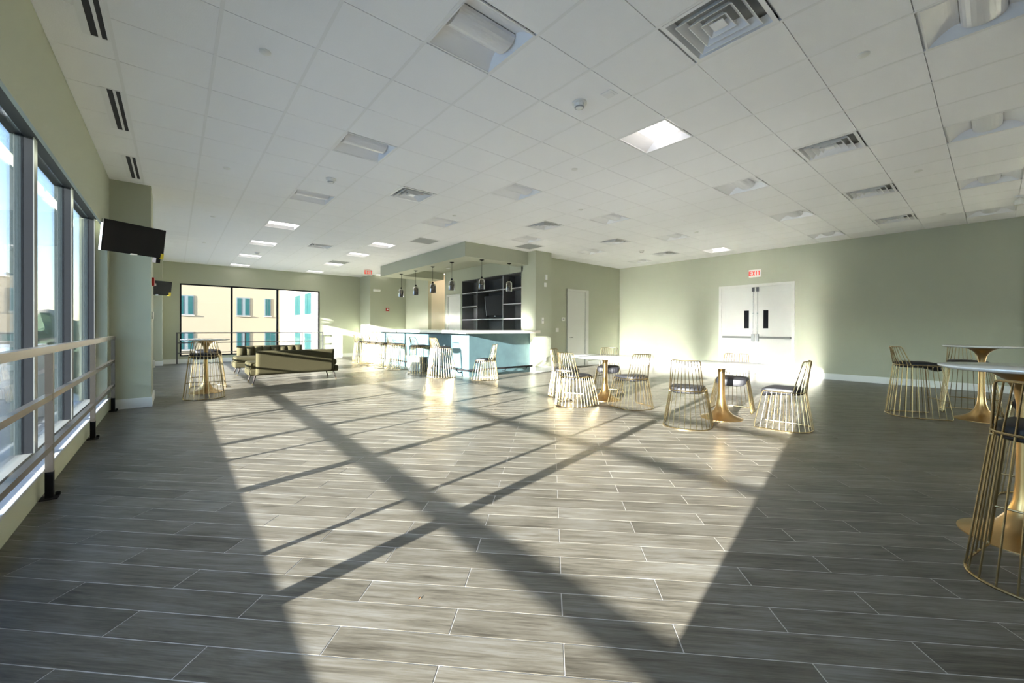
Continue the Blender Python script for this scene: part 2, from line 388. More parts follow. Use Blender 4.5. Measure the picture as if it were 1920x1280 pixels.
P3(MB().box(WX0, WX1, YF+.02, YF+.10, WZ0, WZ0+fw).box(WX0, WX1, YF+.02, YF+.10, WZ1-fw, WZ1).box(WX0, WX0+fw, YF+.02, YF+.10, WZ0+fw, WZ1-fw).box(WX1-fw, WX1, YF+.02, YF+.10, WZ0+fw, WZ1-fw), 'frame', ALUD)
for x in (1.586, 3.035): P3(MB().box(x-.03, x+.03, YF+.01, YF+.11, WZ0+fw, WZ1-fw), 'mullion', ALUD)
for a, b in ((WX0+fw, 1.556), (1.616, 3.005), (3.065, WX1-fw)): P3(MB().box(a, b, YF+.056, YF+.062, WZ0+fw, WZ1-fw), 'pane', PANE2)

# ------------------------------------------------------------------ railings
def railing(name, label, pts, axis, fixed, m, zs=(1.05, .715, .355), hs=(.05, .04, .04), black=True):
    t = thing(name, label, 'railing', (fixed, pts[0], 0) if axis == 'y' else (pts[0], fixed, 0))
    org = Vector(t.location)
    def B(mb, nm, mm, par=t):
        o = mb.build(nm, mm, par)
        if par is t: o.location = -org
        return o
    def bx(a0, a1, w, z0, z1, dx=0):
        return (fixed-w+dx, fixed+w+dx, a0, a1, z0, z1) if axis == 'y' else (a0, a1, fixed-w, fixed+w, z0, z1)
    for p in pts:
        B(MB().box(*bx(p-.02, p+.02, .02, .19 if black else 0, zs[0]+.01)), 'post', m)
        if black:
            B(MB().box(*bx(p-.021, p+.021, .021, .006, .195)), 'post_sleeve', BLACKM)
            q = MB().box(*bx(p-.05, p+.05, .045, 0, .008)); 
            if axis == 'y': q.lathe([(.014, .008), (.014, .028), (.004, .032)], 8, (fixed+.035, p+.035, 0))
            B(q, 'foot_plate', BLACKM)
    for z, h in zip(zs, hs): B(MB().box(*bx(pts[0]-.02, pts[-1]+.02, .019 if h < .05 else .026, z, z+h)), 'rail', m)
    return t
railing('steel_railing', 'brushed steel guard railing with three rails along the left windows', [-1.7, .35, 2.36, 4.36, 6.37, 8.27], 'y', -.69, STEEL)
railing('steel_railing', 'brushed steel guard railing beyond the column, beside the sofas', [9.46, 11.4, 13.3, 15.2, 16.85], 'y', -.69, STEEL)
railing('dark_railing', 'dark metal guard railing in front of the far window', [.06, 1.98, 3.86, 4.62], 'x', YF-.14, STEELD, zs=(1.02, .685, .345), hs=(.035, .03, .03), black=False)

# ------------------------------------------------------------------ doors
d1 = thing('door_1', 'pair of white double doors with grey panic bars in the right wall', 'door', (XR, 4.32, 0), kind='structure')
def D1(mb, nm, m, par=None, **k):
    o = mb.build(nm, m, par or d1, **k)
    if par is None: o.location = (-XR, -4.32, 0)
    return o
D1(MB().box(XR-.035, XR, 3.357, 3.425, 0, 2.50).box(XR-.035, XR, 5.205, 5.277, 0, 2.50).box(XR-.035, XR, 3.425, 5.205, 2.43, 2.50), 'frame', DOORP, bevel=.004)
for sgn, y0, y1 in ((1, 4.288, 5.203), (-1, 3.427, 4.282)):
    lf = D1(MB().box(XR-.02, XR, y0, y1, .008, 2.428), 'leaf', DOORP)
    ym = 4.515 if sgn > 0 else 4.028
    vp = MB().box(XR-.026, XR-.019, ym-.075, ym+.075, 1.25, 1.777).build('lite_frame', DOORP, lf)
    MB().box(XR-.0275, XR-.0255, ym-.062, ym+.062, 1.263, 1.764).build('vision_panel', BLACK, lf)
    yc = 4.34 if sgn > 0 else 4.228
    ye = 5.15 if sgn > 0 else 3.43
    MB().box(XR-.085, XR-.045, min(yc, ye), max(yc, ye), .985, 1.037).box(XR-.05, XR-.019, ye-.03 if sgn > 0 else ye, ye if sgn > 0 else ye+.03, .985, 1.037).build('panic_bar', ALUG, lf)
    MB().box(XR-.095, XR-.019, yc-.035, yc+.035, .90, 1.11).build('latch_case', GREYM, lf, bevel=.006)
    MB().cyl((XR-.045, yc, 1.1), (XR-.045, yc, 2.30), .008).cyl((XR-.045, yc, .06), (XR-.045, yc, .92), .008).build('vertical_rod', SILV, lf)
    MB().box(XR-.07, XR-.019, yc-.028, yc+.028, 2.29, 2.41).build('top_latch', STEELD, lf)
    MB().box(XR-.06, XR-.019, yc-.014, yc+.014, 1.66, 1.70).box(XR-.06, XR-.019, yc-.014, yc+.014, .5, .54).build('rod_guide', SILV, lf)
d2 = thing('door_2', 'single white door in the green wall right of the bar', 'door', (10.16, YS, 0), kind='structure')
def D2(mb, nm, m, par=None, **k):
    o = mb.build(nm, m, par or d2, **k)
    if par is None: o.location = (-10.16, -YS, 0)
    return o
D2(MB().box(9.638, 9.70, YS-.05, YS, 0, 2.51).box(10.52, 10.68, YS-.05, YS, 0, 2.51).box(9.70, 10.52, YS-.05, YS, 2.445, 2.51), 'frame', DOORP, bevel=.006)
l2 = D2(MB().box(9.702, 10.505, YS-.03, YS, .01, 2.443), 'leaf', DOORP)
MB().cyl((9.76, YS-.03, .95), (9.76, YS-.085, .95), .012).cyl((9.76, YS-.08, .95), (9.87, YS-.08, .95), .01).lathe([(.03, 0), (.03, .001)], 12, (9.76, YS-.03, .95)).build('door_handle', SILV, l2)
d3 = thing('door_3', 'white door with dark reveal behind the bar, left of the shelving', 'door', (XB, 12.55, 0), kind='structure')
def D3(mb, nm, m, par=None, **k):
    o = mb.build(nm, m, par or d3, **k)
    if par is None: o.location = (-XB, -12.55, 0)
    return o
D3(MB().box(XB-.03, XB, 12.06, 12.12, 0, 2.45).box(XB-.03, XB, 12.93, 13.03, 0, 2.45).box(XB-.03, XB, 12.12, 12.93, 2.39, 2.45), 'frame', DOORP, bevel=.004)
D3(MB().box(XB-.012, XB, 12.122, 12.90, .01, 2.388), 'leaf', DOORP)

# ------------------------------------------------------------------ ceiling fixtures
def tile_pos(i, j): return GX+(i+.5)*GT, GY+(j+.5)*GT
HB = .292
def make_troffer(lit):
    lm = LIT if lit else LENS
    t = bpy.data.objects.new('ceiling_light', None); t.empty_display_size = .1; COL.objects.link(t)
    MB().box(-HB, HB, -HB, -HB+.012, -.002, .01).box(-HB, HB, HB-.012, HB, -.002, .01).box(-HB, -HB+.012, -HB+.012, HB-.012, -.002, .01).box(HB-.012, HB, -HB+.012, HB-.012, -.002, .01).build('frame', WHITEM, t)
    b = MB(); n = 10
    for s in (-1, 1):
        pts = []
        for k in range(n+1):
            u = k/n; pts.append((s*(.28-.165*u), .004+.085*math.sin(u*PI/2)))
        for k in range(n):
            (y0, z0), (y1, z1) = pts[k], pts[k+1]
            b.quad((-.28, y0, z0), (.28, y0, z0), (.28, y1, z1), (-.28, y1, z1))
    b.box(-.285, .285, -.12, .12, .112, .116)
    b.build('reflector', WHITEM, t, smooth=True)
    b = MB(); pr = []
    for k in range(13):
        a = PI*k/12; pr.append((.112*math.cos(a), .085-.07*math.sin(a)**.8))
    for k in range(12):
        (y0, z0), (y1, z1) = pr[k], pr[k+1]; b.quad((-.245, y0, z0), (.245, y0, z0), (.245, y1, z1), (-.245, y1, z1))
    for x in (-.245, .245): b.add([(x, y, z) for y, z in pr]+[(x, 0, .088)], [(k, k+1, 13) for k in range(12)])
    b.build('lens', lm, t, smooth=True)
    for s in (-1, 1): MB().quad((s*.28, -.28, .002), (s*.28, .28, .002), (s*.246, .20, .095), (s*.246, -.20, .095)).build('end_plate', WHITEM, t)
    MB().box(-.29, .29, -.29, .29, .12, .135).build('housing', WHITEM, t)
    return t
def make_diffuser():
    t = bpy.data.objects.new('ceiling_diffuser', None); t.empty_display_size = .1; COL.objects.link(t)
    def ring(a0, z0, a1, z1, b):
        A = [(-a0, -a0, z0), (a0, -a0, z0), (a0, a0, z0), (-a0, a0, z0)]; B = [(-a1, -a1, z1), (a1, -a1, z1), (a1, a1, z1), (-a1, a1, z1)]
        b.add(A+B, [(k, (k+1) % 4, 4+(k+1) % 4, 4+k) for k in range(4)])
    b = MB(); ring(.292, -.002, .262, -.002, b); ring(.262, -.002, .235, .055, b); b.build('frame', WHITEM, t)
    for a in (.215, .150, .088):
        b = MB(); ring(a, -.012, a-.042, .045, b); ring(a, -.012, a-.004, -.012, b); ring(a-.004, -.012, a-.046, .045, b); b.build('louver', WHITEM, t)
    MB().box(-.045, .045, -.045, .045, -.006, .0).build('centre_plate', WHITEM, t)
    MB().box(-.29, .29, -.29, .29, .075, .085).build('plenum_box', GREYM, t)
    return t
def name_cells(cells, proto, labels, cat, grp, z=ZC):
    for k, c in enumerate(cells):
        o = proto if k == 0 else copy_tree(proto)
        x, y = tile_pos(*c); o.location = (x, y, z); tag(o, labels[k], cat, grp)
U_L = ['large unlit ceiling light at the top centre of the photo', 'unlit ceiling light second from the viewer in the leftmost row', 'unlit ceiling light just nearer than the lit row by the far window',
       'unlit ceiling light in the middle of the ceiling, right of the near square diffuser', 'unlit ceiling light just beyond the bright near lamp, right', 'unlit ceiling light cut by the top right corner of the photo',
       'unlit ceiling light at the right edge, second from the corner', 'unlit ceiling light at the right edge, third from the corner', 'unlit ceiling light at the right edge, nearest the right wall',
       'unlit ceiling light third along the row of the bright near lamp', 'unlit ceiling light between the central diffusers, above the alcove', 'unlit ceiling light nearest the right wall, above the double doors',
       'unlit ceiling light ahead of the bar soffit corner', 'unlit ceiling light above the alcove, two before the lit far one', 'unlit ceiling light above the alcove beside the pillar', 'unlit ceiling light beside the grey grille at the bar soffit', 'unlit ceiling light in the alcove corner']
name_cells(UNLIT, make_troffer(False), U_L, 'ceiling light', 'unlit ceiling lights')
LC = [(4, 0), (0, 12), (0, 16), (0, 20), (0, 24), (4, 13), (4, 16), (4, 20), (4, 24), (16, 4), (8, 23)]
L_L = ['large bright lit ceiling light, nearest of the lit ones', 'nearest lit ceiling light of the row above the sofas', 'second lit ceiling light of the row above the sofas', 'third lit ceiling light of the row above the sofas', 'lit ceiling light right against the far window wall',
       'nearest lit ceiling light beside the bar soffit', 'second lit ceiling light beside the bar soffit', 'lit ceiling light touching the grey grille, left of the bar soffit', 'lit ceiling light against the far wall right of the window', 'lone lit ceiling light near the double doors', 'lit ceiling light beyond the hanging exit sign']
name_cells(LC, make_troffer(True), L_L, 'ceiling light', 'lit ceiling lights')
D_L = ['large square ceiling diffuser at the top right, nearest the viewer', 'square ceiling diffuser second from the viewer at the right', 'square ceiling diffuser third from the viewer at the right', 'square ceiling diffuser closest to the right wall',
       'square ceiling diffuser in the middle left of the ceiling', 'square ceiling diffuser in front of the bar soffit', 'square ceiling diffuser in front of the alcove', 'square ceiling diffuser nearest the alcove corner', 'square ceiling diffuser among the lit lamps near the far wall']
name_cells(DIFF, make_diffuser(), D_L, 'air vent', 'square ceiling diffusers')
g = bpy.data.objects.new('return_grille', None); COL.objects.link(g)
MB().box(-.292, .292, -.292, .292, .001, .006).build('grille_plate', GREYM, g)
MB().box(-.292, .292, -.292, -.272, -.003, .001).box(-.292, .292, .272, .292, -.003, .001).box(-.292, -.272, -.272, .272, -.003, .001).box(.272, .292, -.272, .272, -.003, .001).build('frame', TBAR, g)
name_cells(RET, g, ['grey ceiling return grille left of the bar soffit', 'grey ceiling return grille in front of the bar pillar', 'grey ceiling return grille touching a lit lamp near the far wall'], 'air vent', 'grey return grilles')
sl = bpy.data.objects.new('slot_diffuser', None); COL.objects.link(sl)
MB().box(-.10, -.055, 0, 1.0, -.004, 0).box(-.015, .005, 0, 1.0, -.004, 0).box(.035, .05, 0, 1.0, -.004, 0).box(-.055, .035, -.004, .006, -.004, 0).box(-.055, .035, .994, 1.0, -.004, 0).build('frame', WHITEM, sl)
MB().box(-.056, -.014, 0, 1, -.001, .0).box(.004, .036, 0, 1, -.001, .0).build('slot', DARKV, sl)
for k, (y, lb) in enumerate(((3.35, 'nearest linear slot diffuser in the ceiling by the windows'), (5.22, 'middle linear slot diffuser in the ceiling by the windows'), (7.12, 'far linear slot diffuser in the ceiling beside the column'))):
    o = sl if k == 0 else copy_tree(sl)
    o.location = (-.425, y, ZC-.0005); tag(o, lb, 'air vent', 'linear slot diffusers')
def sprinkler(x, y, label):
    o = MB().lathe([(.038, .003), (.042, .0), (.042, -.006), (.036, -.010), (.001, -.011)], 20).build('sprinkler_cover', WHITEP, None, smooth=True); o.location = (x, y, ZC); tag(o, label, 'sprinkler', 'flush sprinkler covers')
for x, y, lb in ((.55, 3.72, 'flush white sprinkler disc near the windows, nearest the viewer'), (.55, 6.77, 'flush white sprinkler disc near the windows, second from the viewer'), (.58, 9.92, 'flush white sprinkler disc near the windows, beyond the column'), (.59, 13.1, 'flush white sprinkler disc near the far window'),
                 (4.19, .68, 'flush white sprinkler disc at the top right between diffusers'), (4.2, 3.7, 'flush white sprinkler disc beyond the bright near lamp'), (7.83, .68, 'flush white sprinkler disc at the right, before the third diffuser'), (11.08, .63, 'flush white sprinkler disc nearest the right wall'),
                 (4.17, 6.74, 'flush white sprinkler disc in front of the bar soffit'), (9.02, 4.32, 'flush white sprinkler disc before the alcove'), (5.72, 4.89, 'flush white sprinkler disc in the middle of the ceiling')): sprinkler(x, y, lb)
def smoke(x, y, label):
    t = thing('smoke_detector', label, 'smoke detector', (x, y, ZC), group='ceiling smoke detectors')
    MB().lathe([(.07, 0), (.072, -.012), (.062, -.018)], 24).build('base', WHITEP, t, smooth=True)
    MB().lathe([(.052, -.018), (.05, -.042), (.034, -.056), (.012, -.060)], 24).build('cap', WHITEP, t, smooth=True)
    MB().lathe([(.045, -.047), (.047, -.049), (.040, -.055), (.038, -.053)], 24, cap=False).build('vent_ring', GREYM, t)
for x, y, lb in ((3.0, 2.585, 'round white smoke detector beside the small square plate'), (1.76, 6.26, 'round white smoke detector near the middle left lamp'), (10.03, 6.35, 'round white smoke detector above the alcove'), (1.85, 13.8, 'round white smoke detector in the lit lamp row')): smoke(x, y, lb)
o = MB().box(-.055, .055, -.055, .055, -.006, 0).box(-.035, .035, -.035, .035, -.009, -.006).build('ceiling_plate', TBAR); o.location = (3.1, 2.31, ZC); tag(o, 'small square plate on the ceiling tile by the near smoke detector', 'plate')
t = thing('emergency_spotlight', 'small white spotlight hanging from the ceiling at the right edge', 'spotlight', (10.5, -.25, ZC))
MB().lathe([(.05, 0), (.05, -.03), (.02, -.04)], 16).build('base', WHITEP, t, smooth=True); MB().lathe([(.02, -.04), (.06, -.08), (.065, -.15)], 16).build('lamp_head', WHITEP, t, smooth=True)

# ------------------------------------------------------------------ signs and wall devices
def exit_letters(h):
    b = MB(); w = h*.5; t = h*.15; g = h*.22; x = 0
    def bar(x0, z0, x1, z1, th):
        p = Vector((x0, z0)); q = Vector((x1, z1)); d = (q-p).normalized(); n = Vector((-d.y, d.x))*th/2
        b.add([(p.x+n.x, 0, p.y+n.y), (q.x+n.x, 0, q.y+n.y), (q.x-n.x, 0, q.y-n.y), (p.x-n.x, 0, p.y-n.y), (p.x+n.x, -.006, p.y+n.y), (q.x+n.x, -.006, q.y+n.y), (q.x-n.x, -.006, q.y-n.y), (p.x-n.x, -.006, p.y-n.y)], [(0, 1, 2, 3), (4, 7, 6, 5), (0, 4, 5, 1), (1, 5, 6, 2), (2, 6, 7, 3), (3, 7, 4, 0)])
    bar(x+t/2, 0, x+t/2, h, t)
    for z in (t/2, h/2, h-t/2): bar(x+t, z, x+w, z, t)
    x += w+g; bar(x+t/2, 0, x+w-t/2, h, t); bar(x+t/2, h, x+w-t/2, 0, t)
    x += w+g; bar(x+t/2, 0, x+t/2, h, t)
    x += t+g; bar(x, h-t/2, x+w, h-t/2, t); bar(x+w/2, 0, x+w/2, h, t)
    x += w
    b.v = [(vx-x/2, vy, vz-h/2) for vx, vy, vz in b.v]
    return b
def exit_sign(loc, rz, label, hang=False):
    t = thing('exit_sign', label, 'exit sign', loc, rz, group='exit signs')
    MB().box(-.15, .15, 0, .045, -.105, .105).build('housing', WHITEP, t, bevel=.006)
    MB().box(-.13, .13, -.004, 0, -.085, .085).build('face_panel', EXITP, t)
    o = exit_letters(.125).build('lettering', REDL, t); o.location = (0, -.004, 0); o['label'] = 'red letters reading EXIT'
    if hang: MB().box(-.06, .06, .005, .04, .105, .125).build('canopy', WHITEP, t)
exit_sign((XR-.045, 4.307, 2.80), -PI/2, 'lit red exit sign on the wall above the double doors')
exit_sign((5.53, 14.95, 3.295), 0, 'lit red exit sign hanging from the ceiling left of the bar soffit', True)
def plate(name, label, cat, loc, rz, w, h, d=.012, m=WHITEP, extra=None):
    t = thing(name, label, cat, loc, rz)
    MB().box(-w/2, w/2, -d, 0, -h/2, h/2).build('body', m, t, bevel=.003)
    if extra == 'rocker':
        for s in (-1, 1): MB().box(s*w*.24-.014, s*w*.24+.014, -d-.005, -d, -.03, .03).build('rocker', WHITEP, t)
    if extra == 'screen': MB().box(-w*.28, w*.28, -d-.002, -d, -.008, .012).build('display', STEELD, t)
    if extra == 'outlet':
        for s in (-1, 1): MB().box(-.016, .016, -d-.003, -d, s*.026-.014, s*.026+.014).build('socket', BASEB, t)
    return t
plate('light_switch', 'white double light switch on the green wall left of the single door', 'switch', (9.2, YS, 1.19), 0, .13, .125, extra='rocker')
plate('thermostat', 'white thermostat with dark display left of the single door', 'thermostat', (9.47, YS, 1.535), 0, .15, .11, .025, extra='screen')
plate('wall_speaker', 'upper small white box high on the bar pillar', 'wall box', (8.15, 8.24, 2.70), 0, .07, .15, .03)
plate('wall_sensor', 'lower small white box high on the bar pillar', 'wall box', (8.115, 8.24, 2.48), 0, .07, .12, .03)
plate('light_switch', 'white switch on the bar pillar above the counter end', 'switch', (8.02, 8.24, 1.46), 0, .075, .17, .02, extra='screen')
plate('power_outlet', 'white outlet low on the bar pillar in the sunlight', 'outlet', (8.13, 8.24, .345), 0, .075, .12, .02, extra='outlet')
plate('power_outlet', 'white outlet on the shaded blue side of the bar', 'outlet', (5.655, 9.62, .72), -PI/2, .075, .12, .012, extra='outlet')
t = thing('fire_alarm', 'red round fire alarm on the wall beyond the bar', 'fire alarm', (6.915, 16.5, 2.01))
MB().box(-.07, .07, -.03, 0, -.07, .07).build('body', RED, t, bevel=.01); MB().box(-.025, .025, -.05, -.03, -.03, .03).build('strobe', WHITEP, t)
t = thing('emergency_light', 'white emergency light high on the wall beyond the bar', 'emergency light', (6.45, 16.5, 2.79))
MB().box(-.15, .15, -.06, 0, -.05, .05).build('body', WHITEP, t, bevel=.02)
for s in (-1, 1): MB().cyl((s*.09, -.06, 0), (s*.09, -.10, -.01), .04, 14).build('lamp_head', WHITEP, t)
t = thing('fire_alarm', 'red fire alarm strobe on the side of the column under the television', 'fire alarm', (-.28, 8.6, 1.95))
MB().box(0, .035, -.06, .06, -.06, .07).build('body', RED, t, bevel=.006); MB().box(.035, .055, -.03, .03, -.055, -.02).build('strobe', WHITEP, t)
plate('wall_box', 'small grey wall box on the side of the column by the windows', 'wall box', (-.28, 8.65, 1.42), PI/2, .09, .12, .025)
plate('power_outlet', 'pale outlet low on the side of the column by the windows', 'outlet', (-.28, 9.0, .62), PI/2, .075, .12, .03, extra='outlet')
t = thing('fire_alarm', 'red fire alarm on the pilaster at the right edge of the photo', 'fire alarm', (XR-.10, -.44, 2.39))
MB().box(-.03, 0, -.05, .05, -.07, .07).build('body', RED, t, bevel=.006); MB().box(-.05, -.03, -.025, .025, -.05, 0).build('strobe', WHITEP, t)

# ------------------------------------------------------------------ televisions
def television(c, th, tilt, w, label, back, h=None):
    h = h or w*.575
    t = thing('television', label, 'television', c)
    R = Matrix.Rotation(th, 4, 'Z') @ Matrix.Rotation(tilt, 4, 'X')
    def B(mb, nm, m, **k):
        mb.v = [tuple(R @ Vector(v)) for v in mb.v]; return mb.build(nm, m, t, **k)
    B(MB().box(-w/2, w/2, 0, .035, -h/2, h/2).box(-w*.3, w*.3, .035, .07, -h*.3, h*.3), 'body', BLACKM)
    B(MB().box(-w/2+.012, w/2-.012, -.003, 0, -h/2+.03, h/2-.012), 'screen', BLACK)
    B(MB().box(-w/2-.006, -w/2, -.004, .036, -h/2, h/2), 'side_trim', SILV)
    B(MB().box(-.04, .04, -.005, 0, -h/2-.006, -h/2+.012), 'badge', SILV)
    return t, B, h
t, B, h = television((-.42, 7.70, 2.452), .55, .168, .72, 'black flat television on a bracket at the near column', None)
B(MB().box(.72/2-.075, .72/2-.02, .02, .10, -h/2-.075, -h/2+.03), 'media_box', BLACKM)
B(MB().box(.72/2-.035, .72/2+.002, -.006, .06, -h/2-.01, -h/2+.07), 'sticker', YEL)
MB().tube([(.06, .07, 0), (.10, .30, 0), (.08, .655, 0)], .022, 8).build('wall_arm', BLACKM, t)
t, B, h = television((-.40, 16.5, 2.435), .55, .168, .76, 'black flat television on a bracket at the far corner column', None)
B(MB().box(.76/2-.06, .76/2+.002, -.006, .06, -h/2-.01, -h/2+.1), 'sticker', YEL)
MB().tube([(.06, .07, 0), (.08, .30, 0), (.03, .55, 0)], .022, 8).build('wall_arm', BLACKM, t)
t, B, h = television((XB+.16, 10.36, 1.955), -PI/2, .10, .92, 'black flat television in the middle bay of the bar shelving', None, h=.66)
MB().box(.06, .335, -.1, .1, -.1, .1).build('wall_arm', BLACKM, t)

# ------------------------------------------------------------------ bar
BX, BY = 5.68, 8.47
bar = thing('bar_counter', 'blue-grey plastered bar counter base with a corner', 'bar', (BX, BY, 0))
def BB(mb, nm, m, par=bar, **k):
    o = mb.build(nm, m, par, **k)
    if par is bar: o.location = (-BX, -BY, 0)
    return o
BB(MB().box(BX, XB-.001, BY, BY+.12, 0, 1.10), 'front_panel', BLUE)
for a, b in ((BY+.12, 9.85), (9.853, 11.25), (11.253, 12.65), (12.653, 14.10)): BB(MB().box(BX, BX+.12, a, b, 0, 1.10), 'side_panel', BLUE)
BB(MB().box(BX+.003, BX+.12, 14.10, 15.25, 0, 1.10), 'end_panel', WALLW)
BB(MB().box(BX+.02, BX+.1, BY+.02, 15.2, 1.10, 1.104).box(BX+.02, XB-.01, BY+.02, BY+.1, 1.10, 1.104), 'shadow_gap', STEELD)
tag(MB().prism([(5.36, 8.14), (7.85, 8.14), (7.85, 8.236), (XB-.003, 8.236), (XB-.003, 8.95), (6.35, 8.95), (6.35, 15.28), (5.36, 15.28)], 1.105, 1.18).build('worktop', QUARTZ, bevel=.004), 'pale stone bar top wrapping the corner of the blue bar', 'countertop')
fr = thing('foot_rail', 'black metal foot rail running low around the blue bar', 'foot rail', (BX, BY, 0))
def FR(mb, nm, m, **k):
    o = mb.build(nm, m, fr, **k); o.location = (-BX, -BY, 0); return o
FR(MB().tube([(XB-.06, BY-.16, .19), (BX-.14, BY-.16, .19), (BX-.16, BY-.14, .19), (BX-.16, 14.0, .19)], .025, 10), 'rail', BLACKM, smooth=True)
for x in (5.95, 6.75, 7.5): FR(MB().tube([(x, BY, .10), (x, BY-.10, .10), (x, BY-.16, .17)], .012, 6), 'bracket', BLACKM)
for y in (8.8, 10.2, 11.6, 13.0): FR(MB().tube([(BX, y, .10), (BX-.10, y, .10), (BX-.16, y, .17)], .012, 6), 'bracket', BLACKM)

sh = thing('bar_shelving', 'charcoal built-in shelving unit in the wall behind the bar', 'shelving', (XB, 10.4, .88))
def SH(mb, nm, m, par=sh, **k):
    o = mb.build(nm, m, par, **k)
    if par is sh: o.location = (-XB, -10.4, -.88)
    return o
X0, X1 = XB+.004, XB+.495
SH(MB().box(X1-.012, X1, 8.80, 12.015, .885, 2.88), 'back_panel', SHELF)
for y0 in (8.802, 11.99): SH(MB().box(X0, X1-.013, y0, y0+.024, .885, 2.88), 'side_panel', SHELF)
for y0 in (9.70, 11.08):
    dv = SH(MB().box(X0, X1-.013, y0, y0+.024, .885, 2.856), 'divider', SHELF); SH(MB().box(X0-.003, X0, y0-.001, y0+.025, .885, 2.856), 'edge_strip', SHELFE, dv)
SH(MB().box(X0, X1-.013, 8.827, 11.989, 2.857, 2.88), 'top_panel', SHELF)
for (a, b), zs in (((8.827, 9.699), (2.42, 1.955, 1.51)), ((9.725, 11.079), (2.42, 1.51)), ((11.105, 11.989), (2.42, 1.955, 1.51))):
    for z in zs:
        s = SH(MB().box(X0, X1-.013, a, b, z, z+.028), 'shelf', SHELF); SH(MB().box(X0-.003, X0, a, b, z-.001, z+.029), 'edge_strip', SHELFE, s)

def pendant():
    t = bpy.data.objects.new('pendant_lamp', None); t.empty_display_size = .1; COL.objects.link(t)
    MB().lathe([(.06, 0), (.06, -.012), (.02, -.025), (.008, -.03)], 20).build('canopy', BLACKM, t, smooth=True)
    MB().cyl((0, 0, -.02), (0, 0, -.46), .005, 6).build('cord', BLACKM, t)
    MB().lathe([(.010, -.445), (.024, -.455), (.028, -.50), (.024, -.51)], 14).build('socket', BLACKM, t, smooth=True)
    MB().lathe([(.022, -.495), (.055, -.505), (.082, -.535), (.088, -.57), (.088, -.77), (.085, -.775), (.083, -.77), (.083, -.57), (.077, -.537), (.05, -.511), (.02, -.50)], 28, cap=False).build('glass_shade', SMOKE, t, smooth=True)
    MB().lathe([(.013, -.51), (.016, -.55), (.034, -.60), (.036, -.63), (.02, -.665), (.002, -.672)], 14).build('bulb', WHITEP, t, smooth=True)
    return t
pp = pendant()
for k, (x, y, lb) in enumerate(((5.86, 12.83, 'smoked glass pendant lamp furthest left over the bar'), (5.86, 11.76, 'smoked glass pendant lamp second from the left over the bar'), (5.86, 10.67, 'smoked glass pendant lamp in front of the hallway opening'), (5.86, 9.60, 'smoked glass pendant lamp in front of the door behind the bar'), (6.25, 8.73, 'smoked glass pendant lamp above left of the shelf television'), (7.18, 8.72, 'smoked glass pendant lamp furthest right, beside the pillar'))):
    o = pp if k == 0 else copy_tree(pp)
    o.location = (x, y, SZ); tag(o, lb, 'pendant lamp', 'pendant lamps over the bar')
t = thing('soffit_vent', 'small square air vent under the bar soffit', 'air vent', (6.75, 11.9, 3.309))
MB().box(-.16, .16, -.16, .16, -.006, 0).build('frame', WHITEM, t)
for k in range(5): MB().box(-.14, .14, -.12+k*.055, -.09+k*.055, -.012, -.006).build('slat', GREYM, t)
for x, y, lb in ((6.8, 10.4, 'round recessed downlight under the soffit, nearer the bar corner'), (7.3, 12.2, 'round recessed downlight under the soffit, toward the hallway')):
    t = thing('downlight', lb, 'downlight', (x, y, 3.309), group='soffit downlights'); MB().lathe([(.075, 0), (.075, -.008), (.055, -.004)], 24, cap=False).build('trim_ring', WHITEP, t, smooth=True); MB().lathe([(.055, -.003), (.001, -.0031)], 20, cap=False).build('lens', WHITEM, t)

# waste bins by the bar
t = thing('waste_bin', 'white rectangular waste bin standing before the blue bar', 'waste bin', (5.33, 10.84, 0))
b = MB(); A = [(-.13, -.15), (.13, -.15), (.13, .15), (-.13, .15)]
b.add([(x*.84, y*.84, 0) for x, y in A]+[(x, y, .42) for x, y in A]+[(x*.94, y*.94, .42) for x, y in A]+[(x*.8, y*.8, .02) for x, y in A], [(3, 2, 1, 0)]+[(k, (k+1) % 4, 4+(k+1) % 4, 4+k) for k in range(4)]+[(4+k, 4+(k+1) % 4, 8+(k+1) % 4, 8+k) for k in range(4)]+[(8+k, 8+(k+1) % 4, 12+(k+1) % 4, 12+k) for k in range(4)]+[(12, 13, 14, 15)])
b.build('body', WHITEP, t)
MB().tube([(-.135, -.155, .415), (.135, -.155, .415), (.135, .155, .415), (-.135, .155, .415)], .01, 6, closed=True).build('rim', WHITEP, t)
t = thing('waste_bin', 'slim dark grey bin beside the white waste bin', 'waste bin', (5.38, 10.30, 0))
MB().prism([(-.10, -.06), (.10, -.06), (.10, .06), (-.10, .06)], 0, .40).build('body', STEELD, t, bevel=.01); MB().box(-.105, .105, -.065, .065, .40, .425).build('lid', STEELD, t, bevel=.006)

